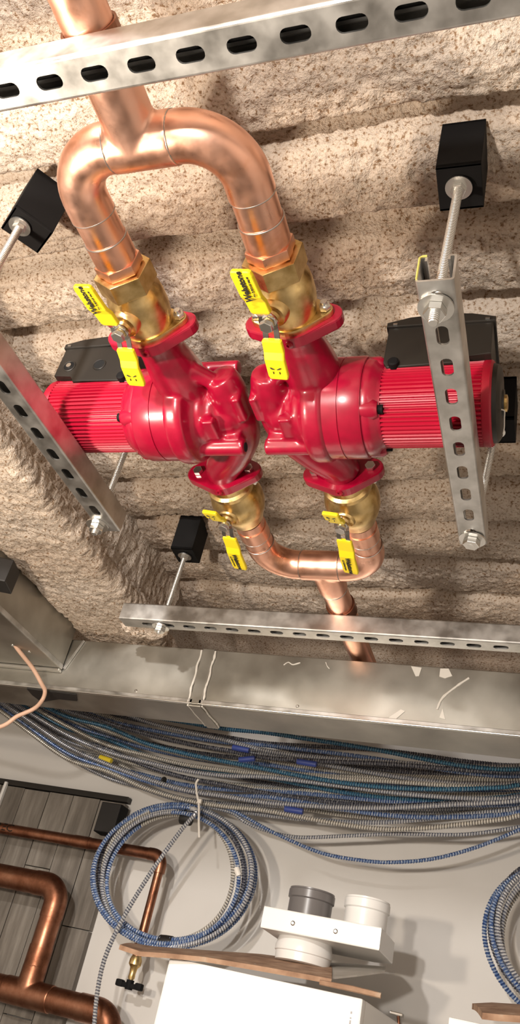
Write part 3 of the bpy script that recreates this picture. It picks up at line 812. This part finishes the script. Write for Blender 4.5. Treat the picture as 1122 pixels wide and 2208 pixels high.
# tan wire looping over the duct
P = [V(-1.32, .75, .683), V(-1.27, 1.10, .683), at(-40, 1270, 1, 1.44), at(0, 1338, 1, 1.52), at(35, 1395, 1, 1.58), at(70, 1440, 1, 1.64), at(90, 1475, 1, 1.672), at(97, 1490, 1, 1.686), at(92, 1508, 1, 1.688), at(75, 1527, 1, 1.70), at(40, 1543, 1, 1.70), at(-30, 1572, 1, 1.72), V(-1.75, 1.85, .56), V(-2.65, 2.1, .52)]
single('thin_wire', B().tube(catmull(P, 8), .0052, 10), 'pink', 'thin tan wire looping round the duct edge at the left', 'wire')

# ------------------------------------------------------------------ armoured cables on the back wall
def armour(path, r, step=.0074, n=9):
    P = resample(path, step/2); b = B()
    b.tube(P, [r*(1.0 if k % 2 else .74) for k in range(len(P))], n, uvs=True)
    return b
def interp(tab, x):
    if x <= tab[0][0]: return tab[0][1]+(x-tab[0][0])*(tab[1][1]-tab[0][1])/(tab[1][0]-tab[0][0])
    for (a, b_), (c, d) in zip(tab, tab[1:]):
        if x <= c: return b_+(d-b_)*(x-a)/(c-a)
    return d+(x-c)*(d-b_)/(c-a)
LOW = [(-120, 1440), (30, 1555), (90, 1600), (150, 1643), (230, 1675), (300, 1702), (360, 1722), (430, 1738), (520, 1746), (600, 1752), (720, 1768), (850, 1777), (950, 1772), (1040, 1764), (1122, 1758), (1220, 1752)]
TOP = [(-120, 1400), (30, 1450), (150, 1492), (300, 1540), (430, 1568), (600, 1598), (720, 1612), (850, 1626), (950, 1640), (1040, 1650), (1122, 1652), (1220, 1650)]
ORD = ['lowest', 'second', 'third', 'fourth', 'fifth', 'sixth', 'seventh', 'eighth', 'ninth', 'tenth', 'eleventh', 'twelfth', 'thirteenth', 'fourteenth', 'fifteenth', 'sixteenth', 'seventeenth', 'eighteenth', 'nineteenth', 'twentieth', 'twenty-first', 'twenty-second', 'twenty-third', 'twenty-fourth', 'twenty-fifth', 'twenty-sixth']
MCN = {'mc0': 'steel grey', 'mc1': 'blue and silver', 'mc2': 'cream', 'mc3': 'teal', 'mc4': 'dark grey'}
seq = ['mc2', 'mc0', 'mc0', 'mc1', 'mc2', 'mc0', 'mc1', 'mc0', 'mc4', 'mc2', 'mc0', 'mc3', 'mc4', 'mc2', 'mc1', 'mc3', 'mc2', 'mc4', 'mc0', 'mc2', 'mc4', 'mc1', 'mc4', 'mc0', 'mc4', 'mc3']
NC = len(seq)
CPATH = []
for i in range(NC):
    t_ = i/(NC-1); depth = 2.375+.16*((i*7) % 5)/4-.02*(i % 2)+.02*t_
    pts = []
    for px in list(range(-110, 1250, 85)):
        sq = .5 if 300 < px < 520 else 1
        tw = t_ + .085*sq*math.sin(px*.0052+i*1.7)*(1 if 150 < px else .4)
        py = interp(LOW, px)*(1-tw)+interp(TOP, px)*tw
        pts.append(at(px, py, 1, depth+.012*math.sin(px*.004+i)))
    a_, b_ = pts[0], pts[-1]
    pts = [V(-2.66, a_.y, a_.z+.05)]+pts+[V(b_.x+.25, b_.y, b_.z), V(.7, b_.y, b_.z-.005), V(1.28, b_.y, b_.z)]
    path = catmull(pts, 10); CPATH.append(path)
    lab = '%s armoured cable, %s in the bundle under the duct' % (MCN[seq[i]], ORD[i] if i == 0 else ORD[i]+' from its lower edge')
    single('armoured_cable', armour(path, .0074), seq[i], lab, 'cable', 'armoured cables bundled along the back wall')
def zc(pts, s=.5543, ox=500, oy=1500): return [(ox+x*s, oy+y*s) for x, y in pts]
s1 = [(395, 1732), (440, 1738)]+zc([(0, 455), (50, 490), (120, 520), (250, 550), (450, 545), (650, 537), (900, 540), (1122, 510), (1200, 490)])
s2 = [(470, 1733)]+zc([(40, 465), (120, 510), (200, 550), (350, 612), (500, 640), (620, 648), (780, 635), (950, 590), (1122, 520), (1220, 470)])
single('armoured_cable', armour(catmull([at(x, y, 1, 2.42) for x, y in s1]+[V(.3, 2.42, .70), V(1.28, 2.42, .68)], 10), .0058), 'mc0', 'silver armoured cable sagging just below the bundle', 'cable', 'armoured cables sagging below the bundle')
single('armoured_cable', armour(catmull([at(x, y, 1, 2.405) for x, y in s2]+[V(.35, 2.40, .71), V(1.28, 2.40, .66)], 10), .0058), 'mc1', 'blue and silver armoured cable sagging lowest below the bundle', 'cable', 'armoured cables sagging below the bundle')

def wrap(name, px, py, dx, dy, depth, L, r, m, label, cat, group=None):
    a = at(px, py, 1, depth); d = (at(px+dx, py+dy, 1, depth)-a).normalized()
    return single(name, B().lathe(a-d*L/2, d, [(0, r*.96), (.002, r), (L*.5, r*1.03), (L-.002, r), (L, r*.96)], 14), m, label, cat, group)
wrap('tape_band', 228, 1637, 3, 1, 2.385, .045, .0085, 'yeltape', 'yellow tape band on a cable at the left of the bundle', 'tape')
wrap('tape_band', 520, 1615, 5, 1, 2.37, .055, .0085, 'bluetape', 'blue tape band uppermost on the cable bundle', 'tape', 'blue tape bands on the cables')
wrap('tape_band', 533, 1637, 5, -.5, 2.37, .05, .0085, 'bluetape', 'blue tape band just under the uppermost blue one', 'tape', 'blue tape bands on the cables')
wrap('tape_band', 662, 1645, 5, .8, 2.37, .06, .0085, 'bluetape', 'blue tape band rightmost on the cable bundle', 'tape', 'blue tape bands on the cables')
wrap('tape_band', 634, 1747, 5, .8, 2.375, .055, .0085, 'bluetape', 'blue tape band low on the cable bundle', 'tape', 'blue tape bands on the cables')
wrap('tape_band', 352, 1686, 4, 1.6, 2.385, .006, .016, 'tape', 'thin black band round the lower cables left of the tie', 'tape')

def coil(label, cx, cz, rx, rz, y0, turns, seed, ms, tail=None):
    rnd = random.Random(seed); t = None
    pts = []
    n = 40
    offs = [(rnd.uniform(-.6, .45), rnd.uniform(-.014, .014), rnd.uniform(-.014, .014)) for _ in range(turns+2)]
    for k in range(int(turns*n)+1):
        a = k/n; i = int(a); f = a-i; f = f*f*(3-2*f)
        o0, o1 = offs[i], offs[i+1]
        k_ = o0[0]+(o1[0]-o0[0])*f; ox = o0[1]+(o1[1]-o0[1])*f; oz = o0[2]+(o1[2]-o0[2])*f
        th = PI/2+2*PI*k/n
        sc = 1-.30*(k_+.6)*(.55+.45*math.cos(th)**2)
        pts.append(V(cx+ox+rx*sc*math.cos(th), y0+.045*(a/turns-.5)+.012*math.sin(th*1.3+i), cz+oz*.7+rz*sc*math.sin(th)-(1-sc)*0))
    if tail: pts += tail
    path = catmull(pts, 3)
    t = thing('cable_coil', label, 'cable coil', (cx, y0, cz-rz))
    nseg = len(ms); L = len(path)
    for q in range(nseg):
        seg = path[q*L//nseg:(q+1)*L//nseg+1]
        obj('cable_length', armour(seg, .0070), ms[q], t)
    return t
tl = [at(x, y, 1, 2.36) for x, y in ((425, 1748), (395, 1785), (340, 1860), (295, 1930), (255, 2000), (225, 2070), (210, 2140), (203, 2215), (200, 2280))]
coil('coil of blue armoured cable hung from the bundle by a white tie', -1.075, .387, .258, .195, 2.412, 8, 3, ['mc1', 'mc0', 'mc1', 'mc2', 'mc1', 'mc4', 'mc1', 'mc0'], tl)
coil('coil of armoured cable hanging at the right edge', .062, .405, .252, .20, 2.43, 8, 11, ['mc0', 'mc1', 'mc0', 'mc4', 'mc2', 'mc1'])
wrap('tape_band', 358, 2033, 6, .8, 2.415, .040, .019, 'tape', 'black tape holding the bottom of the left coil together', 'tape')
wrap('tape_band', 402, 1765, 5, 1, 2.43, .034, .019, 'tape', 'black tape holding the top of the left coil together', 'tape')
wrap('cable_tag', 513, 1880, 1.5, 5, 2.40, .024, .0085, 'tie', 'white tag on the right side of the left coil', 'tag')
b = B(); P = [at(x, y, 1, 2.352) for x, y in ((428, 1680), (423, 1690), (425, 1712), (429, 1735), (429, 1770), (430, 1806))]
b.tube(catmull(P, 5), .0034, 8); b.box(at(431, 1728, 1, 2.350), (.012, .010, .012), 0, .001)
single('cable_tie', b, 'tie', 'white nylon tie strapping the coil to the cable bundle', 'cable tie')

b = B(); P = [V(.055, 2.36, .86), V(.055, 2.352, .80), V(.056, 2.35, .70), V(.056, 2.36, .60), V(.057, 2.372, .545)]
b.tube(catmull(P, 5), .0034, 8); b.box(V(.056, 2.349, .66), (.012, .010, .012), 0, .001)
single('cable_tie', b, 'tie', 'white nylon tie holding the right hand coil, beyond the right edge', 'cable tie')

# ------------------------------------------------------------------ plank panel and copper pipes at the left
t = thing('plank_panel', 'grey wood plank panel on the back wall at the left', 'panel', (-1.9, 2.57, -1.0))
xq = -1.364; k = 0
while xq > -2.65:
    w_ = (.098, .104, .096, .101)[k % 4]
    ztop = .600+(0 if k % 3 else -.002)
    zj = (.21, -.05, .36, .09, .28)[k % 5]
    for z0_, z1_ in ((-1.45, zj-.0012), (zj+.0012, ztop)):
        b = B(); b.box((xq-w_/2, 2.585, (z0_+z1_)/2), (w_-.0026, .026+.002*(k % 2), z1_-z0_), 0, .0012)
        obj('plank', b, 'plank', t)
    xq -= w_; k += 1
b = B(); b.box((-2.0, 2.583, .612), (1.28, .03, .018), 0, .001); obj('top_shade_strip', b, 'black', t)  # black strip stands in for the shade along the planks' top edge
b = B(); b.box((-1.84, 2.565, .40), (.010, .012, .42), 0, .001); obj('corner_bead', b, 'whitepl', t)
b = B(); b.box((-1.385, 2.545, .535), (.075, .055, .095), 0, .003)  # plain black block at the planks' top right corner
bb = thing('black_box', 'small black box at the top right corner of the planks', 'electrical box', (-1.385, 2.545, .487))
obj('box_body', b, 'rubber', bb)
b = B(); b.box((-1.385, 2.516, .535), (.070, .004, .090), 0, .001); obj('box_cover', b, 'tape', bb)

# recirculation pipe with hose valve
t = thing('copper_pipe_run', 'thin copper pipe crossing the planks and dropping to a small black handled valve', 'pipe', (-1.44, 2.48, .10))
zr = .442; yr = 2.48
obj('pipe', B().tube([(-2.6, yr, zr), (-1.175, yr, zr)], .0172, 24), 'oldcopper', t)
obj('elbow', B().tube([(-1.19, yr, zr)]+arc((-1.175, yr, zr-.032), (0, 0, 1), (1, 0, 0), 0, PI/2, .032, 10)+[V(-1.143, yr, zr-.05)], .0185, 24), 'oldcopper', t)
obj('coupling', B().tube([(-1.455, yr, zr), (-1.40, yr, zr)], .0185, 24), 'oldcopper', t)
obj('drop_pipe', B().tube([(-1.143, yr, zr-.04), (-1.143, yr, .16)], .0135, 20), 'oldcopper', t)
obj('collar', B().tube([(-1.143, yr, .225), (-1.143, yr, .180)], .0165, 20), 'oldcopper', t)
vb = obj('hose_valve', B().lathe((-1.143, yr, .165), (0, 0, -1), [(0, .014), (.01, .018), (.022, .018), (.03, .011), (.045, .009), (.055, .010), (.062, .006), (.078, .006)], 20), 'brass', t)
b = B()
b.box((-1.143, yr, .090), (.070, .018, .013), 0, .004); b.box((-1.143-.030, yr, .092), (.022, .022, .018), 0, .005); b.box((-1.143+.030, yr, .092), (.022, .022, .018), 0, .005)
b.cyl((-1.143, yr, .080), (-1.143, yr, .104), .011, 14)
obj('handle', b, 'rubber', vb)
pc = V(-1.715, yr-.0176, zr+.002)
lt = text_bm('REC', .034, pc, (1, 0, 0), (0, 0, 1), .0006, 1.15)
for v in lt.bm.verts: v.co.y = yr - math.sqrt(max(0, .0174**2-min(.0165, abs(v.co.z-zr))**2)) - .0003
obj('lettering', lt, 'ink', t)
# large copper pipe
t = thing('copper_pipe_run', 'large copper pipe with elbow and tee at the lower left', 'pipe', (-1.5, 2.45, -.02))
yb_, r_ = 2.45, .0335
e = .052; xv = -1.436
obj('pipe', B().tube([(-2.6, yb_, .300), (xv-e, yb_, .300)], r_, 32), 'oldcopper', t)
obj('elbow', B().tube([(xv-e-.035, yb_, .300)]+arc((xv-e, yb_, .300-e), (0, 0, 1), (1, 0, 0), 0, PI/2, e, 12)+[V(xv, yb_, .300-e-.035)], r_+.0018, 32), 'oldcopper', t)
obj('riser', B().tube([(xv, yb_, .26), (xv, yb_, .02)], r_, 32), 'oldcopper', t)
obj('coupling', B().tube([(xv, yb_, .135), (xv, yb_, .075)], r_+.0018, 32), 'oldcopper', t)
b = B(); b.cyl((xv-.075, yb_, .012), (xv+.085, yb_, .012), r_+.0025, 40); b.cyl((xv, yb_, .012), (xv, yb_, .085), r_+.0025, 40)
te = obj('tee', b, 'oldcopper', t); cast(te, .003, 8)
obj('pipe', B().tube([(-2.6, yb_, .012), (-1.21, yb_, .012)], r_, 32), 'oldcopper', t)
obj('elbow', B().tube([(-1.26, yb_, .012)]+arc((-1.205, yb_, .012-e), (0, 0, 1), (1, 0, 0), 0, PI/2, e, 12)+[V(-1.153, yb_, -.09)], r_+.0022, 32), 'oldcopper', t)
obj('drop_pipe', B().tube([(-1.153, yb_, -.06), (-1.153, yb_, -.6)], r_, 32), 'oldcopper', t)

# ------------------------------------------------------------------ wall hung boiler, sheets, flue adapter
BX0, BX1, BY, BT = -.850, -.394, 2.02, .148
t = thing('wall_boiler', 'white wall hung boiler casing under the flue adapter', 'boiler', ((BX0+BX1)/2, 2.3, BT-.75))
b = B(); b.box(((BX0+BX1)/2, (BY+.035+2.6)/2, BT-.375), (BX1-BX0, 2.6-BY-.035, .75), 0, .004); obj('casing', b, 'white', t)
b = B(); b.box(((BX0+BX1)/2, BY+.0165, BT-.375), (BX1-BX0, .033, .75), 0, .005); fp = obj('front_panel', b, 'white', t)
for k, (zq, h) in enumerate(((.118, .006), (.108, .004), (.100, .010), (.086, .008), (.074, .006), (.058, .004))):
    b = B(); b.box((BX1-.021, BY-.0004, zq), (.0035, .0008, h*.8)); obj('small_print', b, 'greypl', fp)
# flat packing sheets on top
def sheet(name, outline, th, m, label, cat):
    b = B(); P = [Vector(p) for p in outline]
    A = [b.v(p) for p in P]; C = [b.v(p+V(0, 0, th)) for p in P]
    b.face(A); b.face(C)
    for k in range(len(P)): b.face([A[k], A[(k+1) % len(P)], C[(k+1) % len(P)], C[k]])
    bmesh.ops.triangulate(b.bm, faces=[f for f in b.bm.faces if len(f.verts) > 4])
    return single(name, b, m, label, cat)
def bent(name, near, far, th, m, label, cat):
    """sheet between a near edge and a far edge (lists of equal length), with thickness"""
    b = B(); n = len(near); nr = 6
    rows = []
    for j in range(nr+1):
        f = j/nr; rows.append([V(*a).lerp(V(*c), f)+V(0, 0, .004*math.sin(PI*f)) for a, c in zip(near, far)])
    lo = [[b.v(p) for p in r] for r in rows]; hi = [[b.v(p+V(0, 0, th)) for p in r] for r in rows]
    for j in range(nr):
        for k in range(n-1):
            b.face([lo[j][k], lo[j][k+1], lo[j+1][k+1], lo[j+1][k]]); b.face([hi[j][k], hi[j][k+1], hi[j+1][k+1], hi[j+1][k]])
    for k in range(n-1):
        b.face([lo[0][k], lo[0][k+1], hi[0][k+1], hi[0][k]]); b.face([lo[nr][k], lo[nr][k+1], hi[nr][k+1], hi[nr][k]])
    for j in range(nr):
        b.face([lo[j][0], lo[j+1][0], hi[j+1][0], hi[j][0]]); b.face([lo[j][n-1], lo[j+1][n-1], hi[j+1][n-1], hi[j][n-1]])
    return single(name, b, m, label, cat)
near = [at(x, y, 1, yq) for x, y, yq in ((256, 2047, 1.99), (300, 2062, 1.975), (360, 2066, 1.99), (440, 2074, 2.008), (560, 2094, 2.008), (650, 2110, 2.008), (714, 2122, 2.008))]
far = [at(x, y, 1, 2.33) for x, y in ((292, 2045), (330, 2049), (380, 2053), (460, 2059), (560, 2066), (650, 2078), (714, 2090))]
for p in far: p.z = max(p.z, .158)
bent('cardboard_sheet', near, far, .010, 'card', 'torn brown cardboard sheet lying on the boiler top', 'cardboard')
near = [at(x, y, 1, yq) for x, y, yq in ((548, 2082, 2.03), (620, 2098, 2.03), (714, 2112, 2.05), (770, 2106, 2.12), (830, 2098, 2.22))]
far = [at(x, y, 1, 2.42) for x, y in ((548, 2062), (620, 2070), (700, 2078), (770, 2082), (832, 2088))]
for p in far: p.z = max(p.z, .20)
bent('packing_sheet', near, far, .004, 'film', 'dusty grey sheet curling up under the flue adapter', 'sheet')
P = [at(690, 2118, 1, 2.0), at(760, 2132, 1, 2.0), at(822, 2147, 1, 2.0)]
single('wood_strip', B().tube(P, [.005, .006, .0055], 8), 'card', 'thin splintered wood strip poking out right of the boiler top', 'strip')

t = thing('flue_adapter', 'white twin flue adapter box with grey and white pipe sockets', 'flue adapter', (-.536, 2.22, .205))
b = B()
b.prism([(-.680, 2.120), (-.391, 2.120), (-.391, 2.318), (-.440, 2.355), (-.64, 2.355), (-.680, 2.318)], (0, 0, .2565), (1, 0, 0), (0, 1, 0), 0, .049, .003)
bo = obj('adapter_box', b, 'whitepl', t)
def socket(name, x, y, z, r, h, m, lipz):
    pr = [(0, r*.93), (h*.62, r*.93), (h*.66, r), (h*.92, r), (h*.95, r*.97), (h, r*.97), (h, r*.86), (h*.55, r*.85)]
    o_ = obj(name, B().lathe((x, y, z), (0, 0, lipz), pr, 48), m, t); return o_
socket('flue_socket', -.592, 2.215, .3055, .0585, .066, 'greypl', 1)
socket('air_socket', -.452, 2.225, .3055, .0565, .070, 'whitepl', 1)
pr = [(0, .066), (.012, .0685), (.018, .0705), (.030, .0705), (.032, .068), (.050, .0665), (.052, .060)]
obj('boiler_socket', B().lathe((-.590, 2.215, .2565), (0, 0, -1), pr, 48), 'whitepl', t)
for xq in (-.602, -.497):
    obj('screw', B().lathe((xq, 2.120, .279), (0, -1, 0), [(-.002, .0055), (.001, .0055), (.003, .003)], 14), 'zinc', bo)
# second boiler casing and things at the lower right corner
t = thing('wall_boiler', 'second white boiler casing at the lower right corner, mostly out of view', 'boiler', (.0, 2.3, BT-.75))
tl_ = at(968, 2192, 1, 2.02)
b = B(); b.box((tl_.x+.23, (2.02+2.6)/2, tl_.z-.375), (.46, .58, .75), 0, .004); obj('casing', b, 'white', t)
near = [at(x, y, 1, 2.0) for x, y in ((1040, 2198), (1075, 2202), (1122, 2205), (1200, 2212), (1420, 2232))]
far = [at(x, y, 1, 2.3) for x, y in ((1018, 2176), (1060, 2174), (1122, 2178), (1200, 2186), (1420, 2206))]
bent('cardboard_sheet', near, far, .012, 'card', 'crumpled brown cardboard on the second boiler at the lower right', 'cardboard')
c = at(853, 2186, 1, 2.585)
bk = thing('wall_bracket', 'small shiny bracket on the wall right of the boiler', 'bracket', c)
b = B(); b.box(c, (.034, .03, .008), .3, .002); obj('plate', b, 'chrome', bk)
b = B(); b.cyl(c+V(.008, 0, -.004), c+V(.012, .0, -.022), .004, 10); obj('screw', b, 'oldcopper', bk)

for o in bpy.data.objects:
    if 'base' in o: del o['base']
